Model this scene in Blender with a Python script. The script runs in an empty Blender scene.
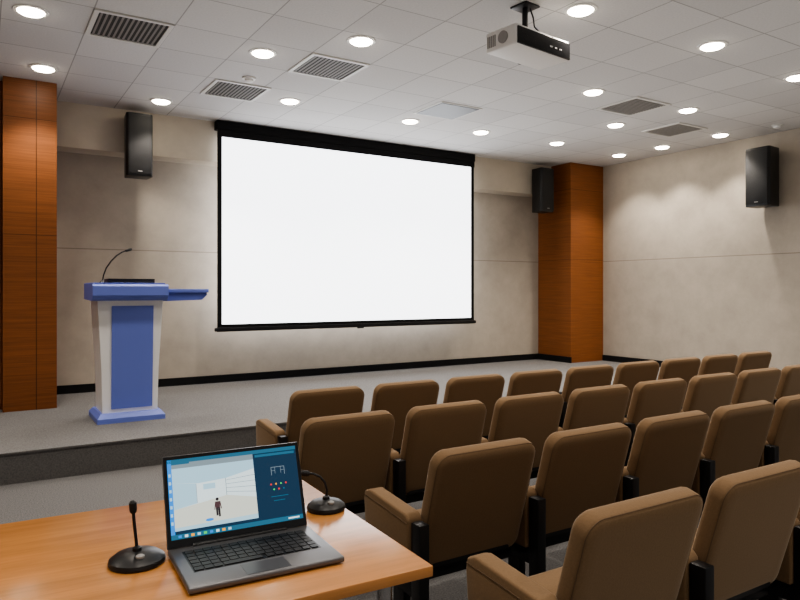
import bpy, bmesh, math, random
from mathutils import Vector, Matrix
random.seed(4)
S = bpy.context.scene
C = S.collection
R = math.radians
PI = math.pi
EYE = 1.48
try:
    S.view_settings.look = 'AgX - Medium High Contrast'
except Exception:
    pass

# ------------------------------------------------------------------ materials
def new_mat(name):
    m = bpy.data.materials.new(name); m.use_nodes = True
    nt = m.node_tree
    b = nt.nodes['Principled BSDF']
    return m, nt, b

def plain(name, col, rough=0.5, metal=0.0, emit=None, estr=0.0, noise=0.0, nscale=60, bump=0.0, spec=None, sheen=0.0, lo=0.3, hi=0.7):
    m, nt, b = new_mat(name)
    b.inputs['Base Color'].default_value = (*col, 1)
    b.inputs['Roughness'].default_value = rough
    b.inputs['Metallic'].default_value = metal
    if spec is not None: b.inputs['Specular IOR Level'].default_value = spec
    if sheen:
        b.inputs['Sheen Weight'].default_value = sheen
        b.inputs['Sheen Roughness'].default_value = 0.4
        b.inputs['Sheen Tint'].default_value = (1.0, 0.88, 0.72, 1)
    if emit:
        b.inputs['Emission Color'].default_value = (*emit, 1)
        b.inputs['Emission Strength'].default_value = estr
    if noise or bump:
        tc = nt.nodes.new('ShaderNodeTexCoord')
        n = nt.nodes.new('ShaderNodeTexNoise'); n.inputs['Scale'].default_value = nscale
        n.inputs['Detail'].default_value = 4
        nt.links.new(tc.outputs['Object'], n.inputs['Vector'])
        if noise:
            r = nt.nodes.new('ShaderNodeValToRGB')
            r.color_ramp.elements[0].position = lo; r.color_ramp.elements[1].position = hi
            r.color_ramp.elements[0].color = (*[c*(1-noise) for c in col], 1)
            r.color_ramp.elements[1].color = (*[min(1, c*(1+noise)) for c in col], 1)
            nt.links.new(n.outputs['Fac'], r.inputs['Fac'])
            nt.links.new(r.outputs['Color'], b.inputs['Base Color'])
        if bump:
            bp = nt.nodes.new('ShaderNodeBump'); bp.inputs['Strength'].default_value = bump
            bp.inputs['Distance'].default_value = 0.01
            nt.links.new(n.outputs['Fac'], bp.inputs['Height'])
            nt.links.new(bp.outputs['Normal'], b.inputs['Normal'])
    return m

def line_mask(nt, sep, axis, centre, half):
    a = nt.nodes.new('ShaderNodeMath'); a.operation = 'SUBTRACT'; a.inputs[1].default_value = centre
    nt.links.new(sep.outputs[axis], a.inputs[0])
    b = nt.nodes.new('ShaderNodeMath'); b.operation = 'ABSOLUTE'; nt.links.new(a.outputs[0], b.inputs[0])
    c = nt.nodes.new('ShaderNodeMath'); c.operation = 'LESS_THAN'; c.inputs[1].default_value = half
    nt.links.new(b.outputs[0], c.inputs[0])
    return c.outputs[0]

def grooved(name, col, lines, rough=0.8, grain=None, var=0.08, dark=0.55, nscale=1.3, spec=0.3, bump=0.12):
    m, nt, b = new_mat(name)
    b.inputs['Roughness'].default_value = rough
    b.inputs['Specular IOR Level'].default_value = spec
    tc = nt.nodes.new('ShaderNodeTexCoord')
    mp = nt.nodes.new('ShaderNodeMapping')
    mp.inputs['Scale'].default_value = grain if grain else (1, 1, 1)
    nt.links.new(tc.outputs['Object'], mp.inputs['Vector'])
    n = nt.nodes.new('ShaderNodeTexNoise'); n.inputs['Scale'].default_value = nscale; n.inputs['Detail'].default_value = 9
    n.inputs['Roughness'].default_value = 0.68
    nt.links.new(mp.outputs[0], n.inputs['Vector'])
    r = nt.nodes.new('ShaderNodeValToRGB')
    r.color_ramp.elements[0].position = 0.32; r.color_ramp.elements[1].position = 0.68
    r.color_ramp.elements[0].color = (*[c*(1-var) for c in col], 1)
    r.color_ramp.elements[1].color = (*[min(1, c*(1+var)) for c in col], 1)
    nt.links.new(n.outputs['Fac'], r.inputs['Fac'])
    out = r.outputs['Color']
    sep = nt.nodes.new('ShaderNodeSeparateXYZ'); nt.links.new(tc.outputs['Object'], sep.inputs[0])
    for ax, ce, ha in lines:
        k = line_mask(nt, sep, ax, ce, ha)
        mx = nt.nodes.new('ShaderNodeMix'); mx.data_type = 'RGBA'
        nt.links.new(k, mx.inputs[0]); nt.links.new(out, mx.inputs[6])
        mx.inputs[7].default_value = (*[c*dark for c in col], 1)
        out = mx.outputs[2]
    nt.links.new(out, b.inputs['Base Color'])
    bp = nt.nodes.new('ShaderNodeBump'); bp.inputs['Strength'].default_value = bump; bp.inputs['Distance'].default_value = 0.005
    nt.links.new(n.outputs['Fac'], bp.inputs['Height']); nt.links.new(bp.outputs['Normal'], b.inputs['Normal'])
    return m

def tile_mat():
    m, nt, b = new_mat('ceiling_tiles')
    b.inputs['Roughness'].default_value = 0.9
    tc = nt.nodes.new('ShaderNodeTexCoord'); mp = nt.nodes.new('ShaderNodeMapping')
    mp.inputs['Location'].default_value = (-0.14, -0.145, 0)
    nt.links.new(tc.outputs['Object'], mp.inputs['Vector'])
    br = nt.nodes.new('ShaderNodeTexBrick'); br.offset = 0; br.squash = 1
    br.inputs['Scale'].default_value = 1
    br.inputs['Brick Width'].default_value = 0.61; br.inputs['Row Height'].default_value = 0.61
    br.inputs['Mortar Size'].default_value = 0.005; br.inputs['Mortar Smooth'].default_value = 0.0
    br.inputs['Color1'].default_value = (0.74, 0.725, 0.71, 1)
    br.inputs['Color2'].default_value = (0.67, 0.655, 0.645, 1)
    br.inputs['Mortar'].default_value = (0.40, 0.39, 0.38, 1)
    nt.links.new(mp.outputs[0], br.inputs['Vector'])
    n = nt.nodes.new('ShaderNodeTexNoise'); n.inputs['Scale'].default_value = 60; n.inputs['Detail'].default_value = 4
    nt.links.new(tc.outputs['Object'], n.inputs['Vector'])
    mx = nt.nodes.new('ShaderNodeMix'); mx.data_type = 'RGBA'; mx.blend_type = 'MULTIPLY'; mx.inputs[0].default_value = 0.22
    nt.links.new(br.outputs['Color'], mx.inputs[6]); nt.links.new(n.outputs['Fac'], mx.inputs[7])
    nt.links.new(mx.outputs[2], b.inputs['Base Color'])
    bp = nt.nodes.new('ShaderNodeBump'); bp.inputs['Strength'].default_value = 0.3; bp.inputs['Distance'].default_value = 0.01
    bp.invert = True
    nt.links.new(br.outputs['Fac'], bp.inputs['Height']); nt.links.new(bp.outputs['Normal'], b.inputs['Normal'])
    return m

M = {}
M['tiles'] = tile_mat()
WC = (0.43, 0.38, 0.32)
M['wall'] = grooved('beige_plaster', WC, [('Z', 1.98, 0.006)], var=0.09, dark=0.6, nscale=3.2, bump=0.2)
M['wall_plain'] = grooved('beige_plaster_plain', (0.53, 0.47, 0.39), [], var=0.06, nscale=3.0)
M['wood_left'] = grooved('wood_panel_left', (0.235, 0.083, 0.027), [('X', 0.50, 0.004), ('Z', 3.25, 0.003), ('Z', 2.05, 0.003)],
                         rough=0.42, grain=(1.0, 1.0, 55), var=0.24, dark=0.35, nscale=1.6)
M['wood_right'] = grooved('wood_panel_right', (0.235, 0.083, 0.027), [('Z', 3.2, 0.003), ('Z', 2.0, 0.003)],
                          rough=0.42, grain=(1.0, 1.0, 55), var=0.24, dark=0.35, nscale=1.6)
M['carpet'] = plain('grey_carpet', (0.150, 0.147, 0.147), 0.95, noise=0.35, nscale=110, bump=0.35, spec=0.1)
M['carpet_stage'] = plain('grey_stage_carpet', (0.170, 0.166, 0.164), 0.95, noise=0.30, nscale=80, bump=0.3, spec=0.1)
M['riser'] = plain('dark_riser_carpet', (0.16, 0.156, 0.154), 0.95, noise=0.2, nscale=90, bump=0.15, spec=0.1)
M['black'] = plain('black_plastic', (0.014, 0.014, 0.015), 0.4)
M['black_gloss'] = plain('black_gloss', (0.010, 0.010, 0.011), 0.15)
M['black_matt'] = plain('black_matt', (0.010, 0.010, 0.011), 0.75, spec=0.2)
M['grille'] = plain('speaker_grille', (0.012, 0.012, 0.013), 0.6, noise=0.5, nscale=300, bump=0.4)
M['black_metal'] = plain('black_metal', (0.016, 0.016, 0.018), 0.35, metal=0.3)
M['chrome'] = plain('brushed_steel', (0.55, 0.55, 0.56), 0.25, metal=1.0)
M['fabric'] = plain('tan_brown_fabric', (0.215, 0.137, 0.076), 0.88, noise=0.06, nscale=150, bump=0.08, spec=0.2, sheen=0.3)
M['fabric_seam'] = plain('brown_seam', (0.13, 0.080, 0.043), 0.8)
M['table_wood'] = grooved('orange_table_laminate', (0.55, 0.25, 0.085), [], rough=0.2, grain=(1.0, 14, 14), var=0.18, nscale=2.0, spec=0.6, bump=0.03)
M['blue'] = plain('podium_blue', (0.155, 0.21, 0.62), 0.45)
M['blue_dark'] = plain('podium_blue_dark', (0.10, 0.14, 0.48), 0.5)
M['white_lac'] = plain('white_lacquer', (0.88, 0.88, 0.88), 0.4)
M['white_pl'] = plain('white_plastic', (0.82, 0.81, 0.79), 0.45)
M['white_trim'] = plain('white_metal_trim', (0.68, 0.67, 0.64), 0.5)
M['lamp'] = plain('lamp_diffuser', (0.9, 0.85, 0.75), 0.4, emit=(1.0, 0.90, 0.74), estr=28.0)
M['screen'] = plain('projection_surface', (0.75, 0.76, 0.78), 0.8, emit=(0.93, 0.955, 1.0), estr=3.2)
M['vent_dark'] = plain('vent_recess', (0.055, 0.053, 0.051), 0.8)
M['vent_slat'] = plain('vent_slat', (0.33, 0.32, 0.31), 0.6)
M['panel_grey'] = plain('access_panel', (0.17, 0.18, 0.195), 0.45)
M['laptop'] = plain('laptop_graphite', (0.17, 0.17, 0.178), 0.36, metal=0.6)
M['bezel'] = plain('laptop_bezel', (0.008, 0.008, 0.009), 0.3)
M['key'] = plain('laptop_key', (0.012, 0.012, 0.013), 0.45)
M['pad'] = plain('touchpad', (0.12, 0.121, 0.127), 0.3, metal=0.5)
def em(name, c, s=1.4): return plain(name, tuple(x*0.1 for x in c), 0.4, emit=c, estr=s)
M['e_navy'] = em('lcd_navy', (0.006, 0.028, 0.060))
M['e_teal'] = em('lcd_teal', (0.02, 0.11, 0.18))
M['e_sky'] = em('lcd_sky', (0.34, 0.52, 0.62))
M['e_white'] = em('lcd_white', (0.60, 0.70, 0.72))
M['e_sand'] = em('lcd_sand', (0.54, 0.56, 0.49))
M['e_grey'] = em('lcd_grey', (0.18, 0.23, 0.26))
M['e_blue'] = em('lcd_blue', (0.03, 0.22, 0.62))
M['e_dark'] = em('lcd_dark', (0.02, 0.015, 0.02))
M['e_skin'] = em('lcd_skin', (0.07, 0.035, 0.04))
M['e_red'] = em('lcd_red', (0.75, 0.04, 0.03))
M['e_green'] = em('lcd_green', (0.05, 0.55, 0.12))
M['e_amber'] = em('lcd_amber', (0.8, 0.35, 0.03))

# ------------------------------------------------------------------ mesh helpers
def finish(name, bm, mats, parent=None, loc=None, rot=None, smooth=35):
    me = bpy.data.meshes.new(name)
    bmesh.ops.recalc_face_normals(bm, faces=bm.faces[:])
    bm.to_mesh(me); bm.free()
    if not isinstance(mats, (list, tuple)): mats = [mats]
    for m in mats: me.materials.append(m)
    if smooth:
        for p in me.polygons: p.use_smooth = True
        me.set_sharp_from_angle(angle=R(smooth))
    o = bpy.data.objects.new(name, me); C.objects.link(o)
    if parent: o.parent = parent
    if loc: o.location = loc
    if rot: o.rotation_euler = rot
    return o

def B(): return bmesh.new()

def box(bm, x0, x1, y0, y1, z0, z1, bev=0.0, seg=2, mi=0):
    mat = Matrix.Translation(((x0+x1)/2, (y0+y1)/2, (z0+z1)/2)) @ Matrix.Diagonal((x1-x0, y1-y0, z1-z0, 1))
    r = bmesh.ops.create_cube(bm, size=1, matrix=mat)
    vs = r['verts']
    fs = set(f for v in vs for f in v.link_faces)
    for f in fs: f.material_index = mi
    if bev > 0:
        es = list(set(e for v in vs for e in v.link_edges))
        bmesh.ops.bevel(bm, geom=es, offset=bev, segments=seg, profile=0.5, affect='EDGES', clamp_overlap=True)
    return bm

def rr_outline(w, h, r, n=6):
    pts = []
    for cx, cz, a0 in ((w/2-r, h/2-r, 0), (-w/2+r, h/2-r, 90), (-w/2+r, -h/2+r, 180), (w/2-r, -h/2+r, 270)):
        for i in range(n+1):
            a = R(a0 + 90*i/n); pts.append((cx + r*math.cos(a), cz + r*math.sin(a)))
    return pts

def loft(bm, rings, cap=True):
    vr = [[bm.verts.new(p) for p in ring] for ring in rings]
    n = len(vr[0])
    for a, b in zip(vr[:-1], vr[1:]):
        for i in range(n):
            bm.faces.new((a[i], a[(i+1) % n], b[(i+1) % n], b[i]))
    if cap:
        bm.faces.new(vr[0]); bm.faces.new(list(reversed(vr[-1])))
    return bm

def cushion(bm, w, h, r, layers, axis='Y', off=(0, 0, 0), bow=0.0):
    rings = []
    for ins, d in layers:
        rr = max(0.004, r-ins)
        ring = []
        for a, b in rr_outline(w-2*ins, h-2*ins, rr):
            bb = bow*(1-(2*a/w)**2)
            if axis == 'Y': p = (a, d, b + bb)
            elif axis == 'Z': p = (a, b, d)
            else: p = (d, a, b)
            ring.append((p[0]+off[0], p[1]+off[1], p[2]+off[2]))
        rings.append(ring)
    return loft(bm, rings)

def tube(bm, pts, rad, n=10, closed=False):
    pts = [Vector(p) for p in pts]
    rings = []
    N = len(pts)
    rads = rad if isinstance(rad, (list, tuple)) else [rad]*N
    ref = None
    for i, p in enumerate(pts):
        a = pts[(i-1) % N] if (closed or i > 0) else p
        b = pts[(i+1) % N] if (closed or i < N-1) else p
        t = (b-a).normalized()
        if ref is None:
            ref = Vector((0, 0, 1)) if abs(t.z) < 0.9 else Vector((1, 0, 0))
        u = (ref - t*ref.dot(t)).normalized(); v = t.cross(u); ref = u
        rings.append([p + rads[i]*(math.cos(2*PI*k/n)*u + math.sin(2*PI*k/n)*v) for k in range(n)])
    if closed:
        vr = [[bm.verts.new(p) for p in r] for r in rings]
        for i in range(N):
            a, b = vr[i], vr[(i+1) % N]
            for k in range(n): bm.faces.new((a[k], a[(k+1) % n], b[(k+1) % n], b[k]))
        return bm
    return loft(bm, rings)

def lathe(bm, prof, n=40, c=(0, 0, 0), down=False):
    rings = []
    for r, z in prof:
        rings.append([(c[0]+r*math.cos(2*PI*k/n), c[1]+r*math.sin(2*PI*k/n), c[2]+z) for k in range(n)])
    return loft(bm, rings)

def prism_y(bm, outline, y0, y1):
    return loft(bm, [[(x, y0, z) for x, z in outline], [(x, y1, z) for x, z in outline]])
def prism_x(bm, outline, x0, x1):
    return loft(bm, [[(x0, y, z) for y, z in outline], [(x1, y, z) for y, z in outline]])

def thing(name, label, cat, loc=(0, 0, 0), rz=0, group=None):
    o = bpy.data.objects.new(name, None); C.objects.link(o)
    o.empty_display_size = 0.1
    o.location = loc; o.rotation_euler = (0, 0, rz)
    o['label'] = label; o['category'] = cat
    if group: o['group'] = group
    return o
def structure(o):
    o['kind'] = 'structure'; return o
def copy_tree(o, parent=None):
    c = o.copy(); C.objects.link(c)
    if parent: c.parent = parent
    for ch in o.children: copy_tree(ch, c)
    return c

# ------------------------------------------------------------------ room
XL, XR, YF, YB, ZC = -3.0, 9.32, -3.5, 8.945, 3.65
ST, SY = 0.24, 5.92      # stage height and front edge
structure(finish('floor', box(B(), XL, XR, YF, SY, -0.1, 0), M['carpet'], smooth=0))
structure(finish('ceiling', box(B(), XL, XR, YF, YB, ZC, ZC+0.1), M['tiles'], smooth=0))
structure(finish('wall_back', box(B(), XL, XR, YB, YB+0.12, 0, ZC), M['wall'], smooth=0))
structure(finish('wall_right', box(B(), XR, XR+0.12, YF, YB, 0, ZC), M['wall'], smooth=0))
structure(finish('wall_left', box(B(), XL-0.12, XL, YF, YB, 0, ZC), M['wall_plain'], smooth=0))
bm = box(B(), XL, XR, SY+0.012, YB, 0, ST)
structure(finish('floor_stage', bm, M['carpet_stage'], smooth=0))
bm = box(B(), XL, XR, SY, SY+0.012, 0, ST-0.012)
box(bm, XL, XR, SY-0.012, SY+0.012, ST-0.012, ST+0.002)
structure(finish('trim_1', bm, M['riser'], smooth=0))
structure(finish('trim_2', box(B(), XL, XR, 8.62, YB, 3.13, ZC), M['wall_plain'], smooth=0))   # bulkhead over the screen
structure(finish('trim_3', box(B(), 0.20, 0.69, 7.91, YB, ST, ZC), M['wood_left'], smooth=0))
structure(finish('trim_4', box(B(), XL, 0.20, 8.12, YB, ST, ZC), M['wood_left'], smooth=0))
structure(finish('trim_5', box(B(), 8.52, XR, 8.16, YB, ST, ZC), M['wood_right'], smooth=0))
structure(finish('baseboard_back', box(B(), 0.69, 8.52, YB-0.02, YB, ST, ST+0.10), M['black_matt'], smooth=0))
structure(finish('baseboard_column', box(B(), 8.50, 8.52, 8.14, YB-0.02, ST, ST+0.10), M['black_matt'], smooth=0))
structure(finish('baseboard_right', box(B(), XR-0.02, XR, YF, 8.16, 0, ST+0.10), M['black_matt'], smooth=0))

# ------------------------------------------------------------------ projection screen
t = thing('projection_screen', 'large white pull-down projection screen with black border on the back wall', 'projection screen', (4.64, 8.51, 0.98))
W2, H = 2.07, 2.63
finish('casing', box(box(B(), -W2-0.01, W2+0.01, -0.03, 0.10, H-0.08, H+0.035, 0.008), -W2, W2, -0.02, 0.0, H-0.17, H-0.08), M['black_matt'], t)
bm = B()
box(bm, -W2, -W2+0.06, -0.004, 0.0, 0.05, H-0.15)
box(bm, W2-0.06, W2, -0.004, 0.0, 0.05, H-0.15)
box(bm, -W2, W2, -0.004, 0.0, 0.0, 0.06)
finish('border', bm, M['black_matt'], t, smooth=0)
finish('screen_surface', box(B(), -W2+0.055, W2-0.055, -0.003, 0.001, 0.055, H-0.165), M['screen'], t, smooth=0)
bt = finish('bottom_bar', box(B(), -W2-0.01, W2+0.01, -0.025, 0.015, -0.035, 0.02, 0.008), M['black_metal'], t)
finish('pull_tab', box(B(), -0.05, 0.05, -0.03, 0.0, -0.05, -0.03, 0.004), M['black'], bt)
for s in (-1, 1):
    finish('end_cap', box(B(), s*(W2+0.02)-0.015, s*(W2+0.02)+0.015, -0.02, 0.01, -0.03, 0.015, 0.006), M['black'], bt)

# ------------------------------------------------------------------ podium
t = thing('podium', 'blue and white speaker podium with side shelf on the stage', 'podium', (1.22, 7.0, ST))
t.scale = (0.9, 1, 1)
bm = loft(B(), [[(x*a, y*b, z) for x, y in ((-1, -1), (1, -1), (1, 1), (-1, 1))] for a, b, z in
    ((0.335, 0.29, 0.0), (0.335, 0.29, 0.045), (0.30, 0.25, 0.085), (0.27, 0.20, 0.085))])
finish('base', bm, M['blue'], t, smooth=20)
bm = loft(B(), [[(x*a, y*b, z) for x, y in ((-1, -1), (1, -1), (1, 1), (-1, 1))] for a, b, z in
    ((0.275, 0.20, 0.08), (0.285, 0.21, 0.5), (0.325, 0.235, 1.14), (0.34, 0.25, 1.16))])
finish('body', bm, M['white_lac'], t, smooth=20)
bm = loft(B(), [[(-0.19, -0.208, 0.12), (0.22, -0.208, 0.12), (0.22, -0.19, 0.12), (-0.19, -0.19, 0.12)],
                [(-0.19, -0.244, 1.09), (0.225, -0.244, 1.09), (0.225, -0.22, 1.09), (-0.19, -0.22, 1.09)]])
pn = finish('front_panel', bm, M['blue'], t, smooth=0)
bm = prism_x(B(), [(-0.30, 1.16), (-0.33, 1.19), (-0.33, 1.275), (-0.30, 1.295), (0.27, 1.305), (0.27, 1.15), (-0.25, 1.14)], -0.385, 0.36)
finish('top', bm, M['blue'], t, smooth=20)
finish('top_ledge', box(B(), -0.37, 0.335, -0.29, 0.25, 1.295, 1.308, 0.004), M['blue_dark'], t)
bm = prism_y(B(), [(0.36, 1.232), (0.79, 1.232), (0.795, 1.19), (0.74, 1.142), (0.36, 1.132)], -0.25, 0.12)
finish('side_shelf', bm, M['blue_dark'], t, smooth=20)
finish('shelf_top', box(B(), 0.36, 0.81, -0.27, 0.14, 1.215, 1.25, 0.004), M['blue'], t)

t = thing('podium_microphone', 'thin black gooseneck microphone rising from the blue podium top', 'microphone', (1.03, 7.19, ST+1.308))
finish('base', lathe(B(), [(0.03, 0), (0.03, 0.008), (0.016, 0.02), (0.008, 0.03)], 24), M['black'], t)
P = [(0, 0, 0.02), (0.01, 0, 0.08), (0.035, 0, 0.15), (0.08, 0, 0.22), (0.13, 0, 0.275), (0.18, 0, 0.31), (0.215, 0, 0.325)]
finish('gooseneck', tube(B(), P, 0.007, 8), M['black_metal'], t)
finish('capsule', tube(B(), [(0.21, 0, 0.324), (0.215, 0, 0.325), (0.25, 0, 0.337), (0.27, 0, 0.343), (0.275, 0, 0.344)], [0.004, 0.012, 0.014, 0.012, 0.005], 12), M['grille'], t)
t = thing('closed_laptop', 'closed flat black laptop lying on the podium top', 'laptop', (1.24, 6.96, ST+1.308))
finish('base', box(B(), -0.21, 0.21, -0.13, 0.13, 0.0, 0.022, 0.005), M['black'], t)
finish('lid', box(B(), -0.21, 0.21, -0.13, 0.13, 0.023, 0.040, 0.004), M['black_metal'], t)

# ------------------------------------------------------------------ speakers
def speaker(label, loc, rz, tilt, wallx, sc=1.0, w0=0.30, d0=0.25):
    t = thing('wall_speaker', label, 'speaker', loc, rz, 'wall mounted black loudspeakers')
    w, d, h = w0*sc, d0*sc, 0.74*sc
    out = [(-w/2+0.02, -d/2), (w/2-0.02, -d/2), (w/2, -d/2+0.03), (w/2-0.02, d/2), (-w/2+0.02, d/2), (-w/2, -d/2+0.03)]
    bm = loft(B(), [[(x, y, -h/2) for x, y in out], [(x, y, h/2) for x, y in out]])
    bmesh.ops.bevel(bm, geom=bm.edges[:], offset=0.008, segments=2, profile=0.5, affect='EDGES')
    finish('cabinet', bm, M['black'], t, rot=(tilt, 0, 0))
    g = finish('grille', box(B(), -w/2+0.02, w/2-0.02, -d/2-0.012, -d/2+0.004, -h/2+0.025, h/2-0.025, 0.006), M['grille'], t, rot=(tilt, 0, 0))
    finish('badge', box(B(), -0.025, 0.025, -d/2-0.015, -d/2-0.011, -h/2+0.05, -h/2+0.062), M['vent_slat'], g)
    finish('bracket', box(box(B(), -0.02, 0.02, d/2-0.03, wallx-0.005, -0.02, 0.02), -0.04, 0.04, wallx-0.012, wallx, -0.06, 0.06), M['black_metal'], t)
    return t
speaker('black loudspeaker hung left of the projection screen above the podium', (1.60, 8.45, 3.19), 0, 0, 0.17)
speaker('black loudspeaker hung between the screen and the right wooden column', (8.15, 8.45, 3.175), 0, 0, 0.17)
speaker('black loudspeaker mounted high on the right side wall', (9.10, 5.19, 3.02), R(-90), 0, 0.22, 1.08, 0.32, 0.26)

# ------------------------------------------------------------------ projector
t = thing('ceiling_projector', 'white projector hanging upside down from the ceiling on a black mount', 'projector', (3.54, 3.86, ZC), R(7))
zb = 3.25-ZC
finish('body', box(B(), -0.31, 0.31, -0.18, 0.12, zb, zb+0.15, 0.018, 3), M['white_pl'], t)
rp = finish('rear_panel', box(B(), -0.295, 0.305, -0.190, -0.175, zb+0.004, zb+0.128, 0.004), M['black_gloss'], t)
for i in range(3): finish('connector', box(B(), 0.06+i*0.055, 0.09+i*0.055, -0.193, -0.188, zb+0.050, zb+0.062), M['vent_slat'], rp, smooth=0)
bm = tube(B(), [(-0.32, -0.06, zb+0.075), (-0.30, -0.06, zb+0.075)], 0.045, 24)
finish('fan_grille', bm, M['vent_slat'], t)
bm = tube(B(), [(0.12, 0.11, zb+0.07), (0.12, 0.16, zb+0.07)], 0.05, 24)
finish('lens', bm, M['black'], t)
bm = B()
for i in range(5): box(bm, -0.314, -0.308, 0.015+i*0.018, 0.025+i*0.018, zb+0.03, zb+0.115)
finish('side_vent', bm, M['vent_slat'], t)
finish('mount_pole', tube(B(), [(0, 0, zb+0.18), (0, 0, -0.01)], 0.022, 14), M['black_metal'], t)
finish('mount_plate', box(B(), -0.08, 0.08, -0.08, 0.08, -0.016, 0.0, 0.004), M['black_metal'], t)
bm = box(B(), -0.09, 0.09, -0.07, 0.07, zb+0.165, zb+0.190, 0.004)
for sx in (-1, 1):
    for sy in (-1, 1):
        tube(bm, [(sx*0.05, sy*0.04, zb+0.18), (sx*0.15, sy*0.09, zb+0.147)], 0.010, 8)
finish('mount_bracket', bm, M['black_metal'], t)
finish('cable', tube(B(), [(0.03, -0.02, -0.005), (0.06, -0.03, -0.08), (0.05, -0.05, -0.16), (0.08, -0.10, zb+0.17), (0.10, -0.185, zb+0.13)], 0.006, 8), M['black'], t)

# ------------------------------------------------------------------ ceiling fittings
proto = thing('recessed_downlight', 'x', 'ceiling light', (0, 0, ZC), 0, 'round recessed ceiling downlights')
finish('trim_ring', lathe(B(), [(0.098, 0.0), (0.128, 0.0), (0.125, -0.006), (0.100, -0.009), (0.096, -0.004)], 40), M['white_trim'], proto)
finish('diffuser', lathe(B(), [(0.097, 0.0), (0.095, -0.012), (0.08, -0.022), (0.05, -0.028), (0.01, -0.030)], 40), M['lamp'], proto)
LP = [
 (0.34, 5.96, 'downlight in the top left corner, nearest the camera on the left'),
 (0.53, 7.43, 'downlight in front of the left wooden column'),
 (1.77, 8.01, 'downlight just above the left hanging speaker'),
 (2.20, 5.89, 'downlight between the two larger left ceiling vents'),
 (3.02, 7.22, 'downlight above the left end of the projection screen'),
 (2.82, 5.15, 'downlight left of the projector, beside the middle vent'),
 (4.69, 7.26, 'downlight above the middle of the projection screen'),
 (5.84, 7.25, 'downlight above the right end of the projection screen'),
 (7.23, 7.20, 'downlight above the gap between screen and right wooden column'),
 (3.95, 3.68, 'large downlight right beside the projector mount'),
 (5.70, 5.13, 'downlight right of and below the projector, left of a vent'),
 (7.09, 6.00, 'downlight between the two right ceiling vents and the wooden column'),
 (8.72, 7.31, 'downlight above the right wooden column'),
 (5.52, 3.60, 'large downlight near the top right, above the right ceiling vents'),
 (7.24, 5.04, 'downlight right between the two right ceiling vents'),
 (8.78, 6.55, 'middle downlight of three along the right wall'),
 (8.79, 5.61, 'downlight above the right wall, nearest the wall speaker'),
 (7.07, 3.67, 'downlight cut by the right edge of the photo')]
def lamp(x, y, p=105, ang=110, bl=0.6):
    l = bpy.data.lights.new('downlight_lamp', 'SPOT'); l.energy = p; l.color = (1.0, 0.91, 0.80)
    l.spot_size = R(ang); l.spot_blend = bl; l.shadow_soft_size = 0.07
    o = bpy.data.objects.new('downlight_lamp', l); C.objects.link(o); o.location = (x, y, ZC-0.05)
for i, (x, y, lb) in enumerate(LP):
    o = proto if i == 0 else copy_tree(proto)
    o.location = (x, y, ZC); o['label'] = lb
    if y > 7.9: lamp(x, y, 90, 104, 0.5)
    elif x > 8.6: lamp(x, y, 110, 106, 0.55)
    else: lamp(x, y, 102)
for x, y in ((-1.4, 5.9), (-1.4, 3.7), (0.6, 3.7), (2.3, 3.6), (8.75, 3.7), (-1.4, 1.5), (0.7, 1.5), (2.4, 1.5), (4.1, 1.5), (5.8, 1.5), (7.5, 1.5),
             (0.7, -0.8), (2.4, -0.8), (4.1, -0.8), (5.8, -0.8), (-1.4, -0.8), (7.5, -0.8)):
    lamp(x, y, 78)
al = bpy.data.lights.new('added_ceiling_fill', 'AREA'); al.energy = 42; al.shape = 'RECTANGLE'; al.size = 8; al.size_y = 7.5; al.color = (1.0, 0.98, 0.95)  # added upward fill standing in for bounce on the ceiling, not a room fixture
ao = bpy.data.objects.new('added_ceiling_fill', al); C.objects.link(ao); ao.location = (4.2, 3.4, 2.3); ao.rotation_euler = (R(180), 0, 0)

def vent(x, y, label, rz=0):
    t = thing('ceiling_vent', label, 'air vent', (x, y, ZC), rz, 'square louvred ceiling vents')
    bm = B(); a, b = 0.30, 0.265
    box(bm, -a, a, -a, -b, -0.012, 0); box(bm, -a, a, b, a, -0.012, 0)
    box(bm, -a, -b, -b, b, -0.012, 0); box(bm, b, a, -b, b, -0.012, 0)
    finish('frame', bm, M['white_trim'], t, smooth=0)
    finish('backing', box(B(), -b, b, -b, b, -0.003, -0.001), M['vent_dark'], t, smooth=0)
    bm = B()
    for i in range(13):
        x0 = -b+0.015+i*0.0395
        loft(bm, [[(x0, yy, -0.006), (x0+0.015, yy, -0.012), (x0+0.016, yy, -0.010), (x0+0.001, yy, -0.004)] for yy in (-b, b)])
    finish('louvre', bm, M['vent_slat'], t, smooth=0)
vent(1.055, 5.94, 'large square louvred vent at the top left of the ceiling')
vent(2.885, 5.94, 'square louvred vent in the ceiling left of the projector')
vent(2.36, 7.16, 'small looking louvred vent above the left end of the screen')
vent(6.545, 5.28, 'square louvred vent in the ceiling to the right of the projector', R(90))
vent(7.97, 5.76, 'far right square louvred vent near the right wall', R(90))
t = thing('ceiling_access_panel', 'plain grey square panel in the ceiling above the screen', 'ceiling panel', (4.80, 6.60, ZC))
finish('frame', box(B(), -0.30, 0.30, -0.30, 0.30, -0.008, 0), M['white_trim'], t, smooth=0)
finish('panel', box(B(), -0.27, 0.27, -0.27, 0.27, -0.014, -0.008), M['panel_grey'], t, smooth=0)
for x, y, lb in ((2.34, 6.66, 'small round smoke detector between the left vents'), (8.9, 4.88, 'small round smoke detector near the right wall speaker')):
    t = thing('smoke_detector', lb, 'smoke detector', (x, y, ZC), 0, 'ceiling smoke detectors')
    finish('base', lathe(B(), [(0.01, 0), (0.07, 0.0), (0.07, -0.012), (0.055, -0.018)], 28), M['white_trim'], t)
    finish('sensor_dome', lathe(B(), [(0.045, -0.016), (0.042, -0.035), (0.02, -0.045), (0.004, -0.046)], 28), M['white_pl'], t)

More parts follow.
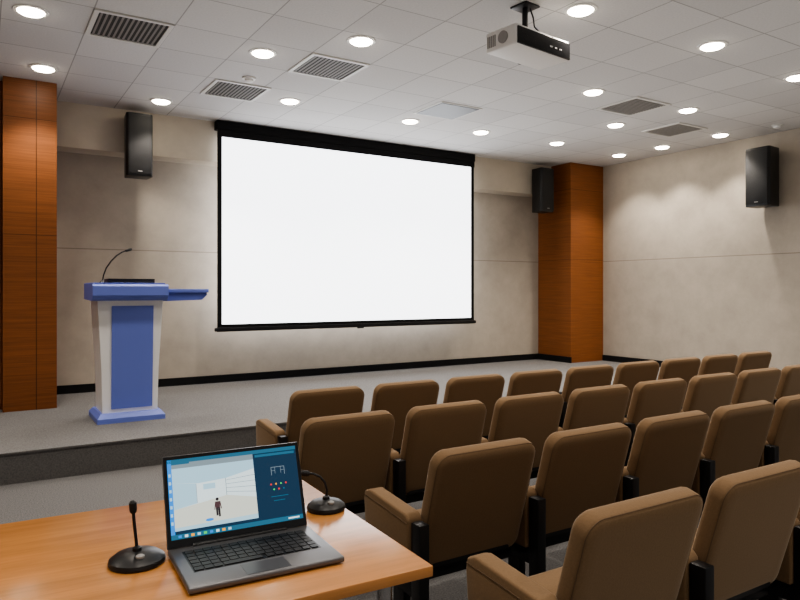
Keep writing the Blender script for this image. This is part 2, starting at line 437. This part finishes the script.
# ------------------------------------------------------------------ table
TZ = 0.78
t = thing('conference_table', 'orange wood laminate table in the foreground holding the open laptop', 'table', (0.978, 1.405, 0), R(-2.2))
finish('tabletop', box(B(), -2.2, 0.0, 0.0, 0.90, TZ-0.028, TZ, 0.003), M['table_wood'], t)
bm = box(B(), -2.12, -0.08, 0.12, 0.16, TZ-0.085, TZ-0.03); box(bm, -2.12, -0.08, 0.74, 0.78, TZ-0.085, TZ-0.03)
finish('under_frame', bm, M['black_metal'], t)
for sx in (-2.08, -0.10):
    for sy in (0.08, 0.82):
        lg = finish('leg', tube(B(), [(sx, sy, 0.01), (sx, sy, TZ-0.03)], 0.022, 16), M['chrome'], t)
        finish('foot', lathe(B(), [(0.03, 0), (0.03, 0.012), (0.02, 0.02)], 16, (sx, sy, 0)), M['black'], lg)

# ------------------------------------------------------------------ open laptop
t = thing('open_laptop', 'open dark grey laptop with a lit display on the orange table', 'laptop', (0.612, 1.802, TZ), R(-3))
LW = 0.195
bm = box(B(), -LW, LW, -0.258, 0.008, 0.004, 0.019, 0.005, 3)
base = finish('base', bm, M['laptop'], t)
finish('touchpad', box(B(), -0.055, 0.055, -0.248, -0.184, 0.0185, 0.0196), M['pad'], base)
kb = finish('keyboard_deck', box(B(), -0.165, 0.165, -0.172, -0.030, 0.0185, 0.0194), M['bezel'], base)
keyw = 0.0198
kmesh = None
for r_ in range(6):
    y = -0.041 - r_*0.0232
    if r_ == 5:
        cells = [(-0.150, 0.022), (-0.126, 0.02), (-0.103, 0.02), (-0.04, 0.098), (0.03, 0.02), (0.054, 0.02), (0.08, 0.02), (0.104, 0.018), (0.127, 0.018), (0.150, 0.018)]
    else:
        cells = [(-0.1505 + 0.02315*c, keyw) for c in range(14)]
    for cx, w in cells:
        if kmesh is None:
            k = finish('key', box(B(), -0.5, 0.5, -0.5, 0.5, 0, 0.0022), M['key'], base, smooth=0); kmesh = k
        else:
            k = kmesh.copy(); C.objects.link(k)
        k.location = (cx, y, 0.0193); k.scale = (w, 0.0195, 1)
finish('hinge', tube(B(), [(-0.13, 0.004, 0.018), (0.13, 0.004, 0.018)], 0.008, 12), M['bezel'], t)
lid = finish('lid', box(B(), -LW, LW, 0.0, 0.008, 0.004, 0.245, 0.003), M['laptop'], t, loc=(0, 0.004, 0.014), rot=(R(-20), 0, 0))
finish('bezel', box(B(), -LW+0.002, LW-0.002, -0.002, 0.001, 0.006, 0.243), M['bezel'], lid, smooth=0)
mats = ['e_navy', 'e_teal', 'e_sky', 'e_white', 'e_sand', 'e_grey', 'e_blue', 'e_dark', 'e_skin', 'e_red', 'e_green', 'e_amber']
bm = B()
DX0, DX1, DZ0, DZ1 = -0.184, 0.184, 0.026, 0.234
def dp(poly, mat, lay):
    vs = [bm.verts.new((DX0+(DX1-DX0)*u, -0.0022-0.00015*lay, DZ0+(DZ1-DZ0)*v)) for u, v in poly]
    f = bm.faces.new(vs); f.material_index = mats.index(mat)
def rc(u0, v0, u1, v1, mat, lay): dp([(u0, v0), (u1, v0), (u1, v1), (u0, v1)], mat, lay)
def disc(u, v, r, mat, lay, asp=1.74, n=14): dp([(u+r*math.cos(2*PI*k/n), v+asp*r*math.sin(2*PI*k/n)) for k in range(n)], mat, lay)
rc(0, 0, 1, 1, 'e_navy', 0)
rc(0.0, 0.06, 0.03, 1, 'e_blue', 1); rc(0.0, 0.95, 1.0, 1, 'e_teal', 1)
# pale room view on the left
rc(0.03, 0.10, 0.645, 0.88, 'e_white', 1)
rc(0.03, 0.88, 0.645, 0.95, 'e_grey', 1)
rc(0.03, 0.93, 0.16, 0.97, 'e_teal', 2)
dp([(0.03, 0.10), (0.645, 0.10), (0.645, 0.38), (0.42, 0.46), (0.03, 0.36)], 'e_sand', 2)
dp([(0.03, 0.70), (0.22, 0.66), (0.42, 0.68), (0.645, 0.76), (0.645, 0.88), (0.03, 0.88)], 'e_sky', 2)
dp([(0.03, 0.36), (0.20, 0.41), (0.20, 0.66), (0.03, 0.70)], 'e_sky', 2)
for k in range(4): dp([(0.42, 0.50+0.05*k), (0.645, 0.45+0.075*k), (0.645, 0.456+0.075*k), (0.42, 0.505+0.05*k)], 'e_grey', 3)
rc(0.418, 0.46, 0.422, 0.68, 'e_grey', 3); rc(0.198, 0.41, 0.201, 0.66, 'e_grey', 3)
dp([(0.25, 0.57), (0.34, 0.57), (0.34, 0.64), (0.25, 0.64)], 'e_sky', 3)
dp([(0.03, 0.10), (0.645, 0.10), (0.645, 0.16), (0.03, 0.14)], 'e_sky', 3)
def fig(pts, mt): dp([(0.345+(u-0.355)*0.72, 0.20+(v-0.22)*0.78) for u, v in pts], mt, 6)
disc(0.345, 0.424, 0.012, 'e_dark', 6)
fig([(0.335, 0.36), (0.378, 0.36), (0.382, 0.47), (0.33, 0.47)], 'e_skin')
fig([(0.336, 0.24), (0.356, 0.24), (0.357, 0.37), (0.334, 0.37)], 'e_dark')
fig([(0.360, 0.22), (0.380, 0.22), (0.379, 0.37), (0.357, 0.37)], 'e_dark')
fig([(0.318, 0.34), (0.328, 0.34), (0.340, 0.46), (0.330, 0.47)], 'e_skin')
fig([(0.386, 0.34), (0.396, 0.35), (0.386, 0.47), (0.376, 0.46)], 'e_skin')
disc(0.28, 0.18, 0.03, 'e_blue', 4, 0.6)
for k in range(7): rc(0.006, 0.18+0.10*k, 0.022, 0.22+0.10*k, 'e_sky', 2)
rc(0.66, 0.09, 0.985, 0.90, 'e_navy', 1)
rc(0.66, 0.90, 0.985, 0.935, 'e_teal', 2)
rc(0.78, 0.735, 0.89, 0.742, 'e_grey', 2); rc(0.78, 0.63, 0.784, 0.74, 'e_grey', 2); rc(0.886, 0.63, 0.89, 0.74, 'e_grey', 2)
rc(0.81, 0.65, 0.813, 0.74, 'e_grey', 2); rc(0.857, 0.65, 0.86, 0.74, 'e_grey', 2); rc(0.78, 0.69, 0.81, 0.695, 'e_grey', 2); rc(0.86, 0.69, 0.89, 0.695, 'e_grey', 2)
for u, mt in ((0.77, 'e_red'), (0.81, 'e_amber'), (0.85, 'e_green'), (0.89, 'e_red')): disc(u, 0.51, 0.007, mt, 2)
for u, mt in ((0.79, 'e_green'), (0.83, 'e_red'), (0.87, 'e_teal')): disc(u, 0.44, 0.007, mt, 2)
for k, (a, b_) in enumerate(((0.76, 0.90), (0.78, 0.87))): rc(a, 0.34-0.055*k, b_, 0.349-0.055*k, 'e_teal', 2)
rc(0, 0, 1, 0.06, 'e_teal', 1)
for k in range(9): rc(0.05+0.045*k, 0.015, 0.073+0.045*k, 0.046, ['e_blue', 'e_white', 'e_amber', 'e_sky', 'e_green'][k % 5], 2)
rc(0.88, 0.02, 0.97, 0.04, 'e_white', 2)
finish('display', bm, [M[k] for k in mats], lid, smooth=0)

# ------------------------------------------------------------------ table microphones
def desk_mic(label, loc, path, rad):
    t = thing('desk_microphone', label, 'microphone', loc, 0, 'gooseneck microphones on the table')
    finish('base', lathe(B(), [(rad*0.96, 0), (rad, 0.006), (rad*0.97, 0.014), (rad*0.78, 0.024), (rad*0.35, 0.031), (0.008, 0.033)], 44), M['black'], t)
    finish('button', lathe(B(), [(0.011, 0.026), (0.011, 0.031), (0.008, 0.033)], 20, (0.0, -rad*0.55, 0)), M['vent_slat'], t)
    finish('gooseneck', tube(B(), path, 0.0042, 10), M['black_metal'], t)
    a, b = Vector(path[-2]), Vector(path[-1]); d = (b-a).normalized()
    finish('capsule', tube(B(), [b-d*0.004, b, b+d*0.006, b+d*0.024, b+d*0.030], [0.004, 0.008, 0.0095, 0.0095, 0.004], 14), M['grille'], t)
    finish('collar', lathe(B(), [(0.012, 0.030), (0.011, 0.040), (0.005, 0.044)], 20), M['black_metal'], t)
desk_mic('upright black gooseneck microphone to the left of the open laptop', (0.343, 1.822, TZ),
         [(0, 0, 0.03), (-0.002, 0.002, 0.06), (-0.006, 0.004, 0.10), (-0.008, 0.005, 0.130)], 0.070)
lx, ly = -0.848, 0.53
desk_mic('black gooseneck microphone bent to the left, behind the right side of the laptop', (0.940, 1.950, TZ),
         [(0, 0, 0.03), (0.002, 0, 0.06), (-0.004, 0.002, 0.085), (lx*0.02, ly*0.02, 0.103), (lx*0.04, ly*0.04, 0.112), (lx*0.055, ly*0.055, 0.113)], 0.062)

# ------------------------------------------------------------------ auditorium chairs
def arm_parts(t, sx):
    bm = B()
    out = [(0.10, 0.34), (0.10, 0.575), (0.12, 0.595), (0.41, 0.622), (0.450, 0.608), (0.458, 0.57), (0.440, 0.36), (0.42, 0.34)]
    prism_x(bm, out, sx-0.036, sx+0.036)
    bmesh.ops.bevel(bm, geom=bm.edges[:], offset=0.010, segments=3, profile=0.5, affect='EDGES')
    a = finish('armrest', bm, M['fabric'], t)
    finish('seam', tube(B(), [(sx-0.036, y, z-0.035) for y, z in ((0.105, 0.595), (0.27, 0.612), (0.45, 0.625))], 0.0018, 6), M['fabric_seam'], a)
    bm = box(B(), sx-0.024, sx+0.024, 0.035, 0.097, 0.01, 0.57, 0.006)
    box(bm, sx-0.018, sx+0.018, 0.095, 0.36, 0.27, 0.335, 0.004)
    box(bm, sx-0.022, sx+0.022, 0.0, 0.34, 0.0, 0.014, 0.003)
    box(bm, sx-0.018, sx+0.018, 0.16, 0.24, 0.01, 0.28, 0.004)
    finish('leg', bm, M['black_metal'], t)

def make_chair():
    t = thing('auditorium_chair', 'x', 'chair', (0, 0, 0), 0, 'tan upholstered auditorium chairs')
    hh, ww = 0.515, 0.522
    tilt = R(16)
    zb_ = 0.335
    loc = (0, 0.145, zb_)
    rot = (tilt, 0, 0)
    rad = 0.058
    bm = cushion(B(), ww, hh, rad, [(0.055, -0.007), (0.030, -0.0055), (0.012, -0.002), (0.004, 0.003), (0.0, 0.012), (0.0, 0.034), (0.0, 0.048), (0.005, 0.060), (0.018, 0.070), (0.04, 0.076)],
                 'Y', (0, 0, hh/2), bow=0.012)
    bk = finish('backrest', bm, M['fabric'], t, loc, rot, smooth=75)
    for ins, d in ((0.003, 0.004),):
        o2 = rr_outline(ww-2*ins, hh-2*ins, rad-ins)
        pts = [(a, d, b+hh/2+0.012*(1-(2*a/ww)**2)) for a, b in o2]
        finish('piping', tube(B(), pts, 0.0018, 6, closed=True), M['fabric_seam'], bk)
    bm = cushion(B(), 0.50, 0.37, 0.05, [(0.03, 0.375), (0.008, 0.382), (0.0, 0.40), (0.0, 0.44), (0.01, 0.462), (0.04, 0.474)], 'Z', (0.0, 0.31, 0))
    finish('seat', bm, M['fabric'], t, smooth=60)
    bm = cushion(B(), 0.44, 0.34, 0.03, [(0.02, 0.34), (0.0, 0.35), (0.0, 0.378)], 'Z', (0, 0.30, 0))
    finish('seat_pan', bm, M['black'], t)
    finish('support_beam', box(B(), -0.29, 0.255, 0.17, 0.23, 0.285, 0.335, 0.004), M['black_metal'], t)
    arm_parts(t, -0.306)
    return t

base_chair = make_chair()
rows = [(1.905, 3.88, 9, 'row nearest the stage', 0.606), (1.60, 3.00, 8, 'second row from the stage', 0.618),
        (1.765, 2.12, 5, 'third row from the stage', 0.618), (1.705, 1.30, 3, 'row nearest the camera', 0.65)]
ords = ['aisle seat at left end', 'second seat from left', 'third seat from left', 'fourth seat from left', 'fifth seat from left',
        'sixth seat from left', 'seventh seat from left', 'eighth seat from left', 'last seat at right end']
first = True
for x0, y0, n, rn, pitch in rows:
    for k in range(n):
        o = base_chair if first else copy_tree(base_chair)
        first = False
        o.location = (x0+pitch*k, y0, 0)
        o.scale = (0.985, 1, 1) if n == 9 else ((1.04, 1, 1) if n == 3 else (1, 1, 1))
        o['label'] = 'tan auditorium chair, %s of the %s' % (ords[k], rn)
        o['group'] = 'tan auditorium chairs in the ' + rn
        last = o
    if n == 9: arm_parts(last, 0.306)

# ------------------------------------------------------------------ world + camera
w = bpy.data.worlds.new('world'); S.world = w; w.use_nodes = True
w.node_tree.nodes['Background'].inputs[0].default_value = (1.0, 0.98, 0.96, 1)
w.node_tree.nodes['Background'].inputs[1].default_value = 0.33

cam = bpy.data.cameras.new('camera'); co = bpy.data.objects.new('camera', cam); C.objects.link(co)
co.location = (0, 0, EYE); co.rotation_euler = (R(90), 0, R(-32))
cam.sensor_width = 36; cam.lens = 36*673/800; cam.shift_y = -10/800; cam.clip_start = 0.05
S.camera = co
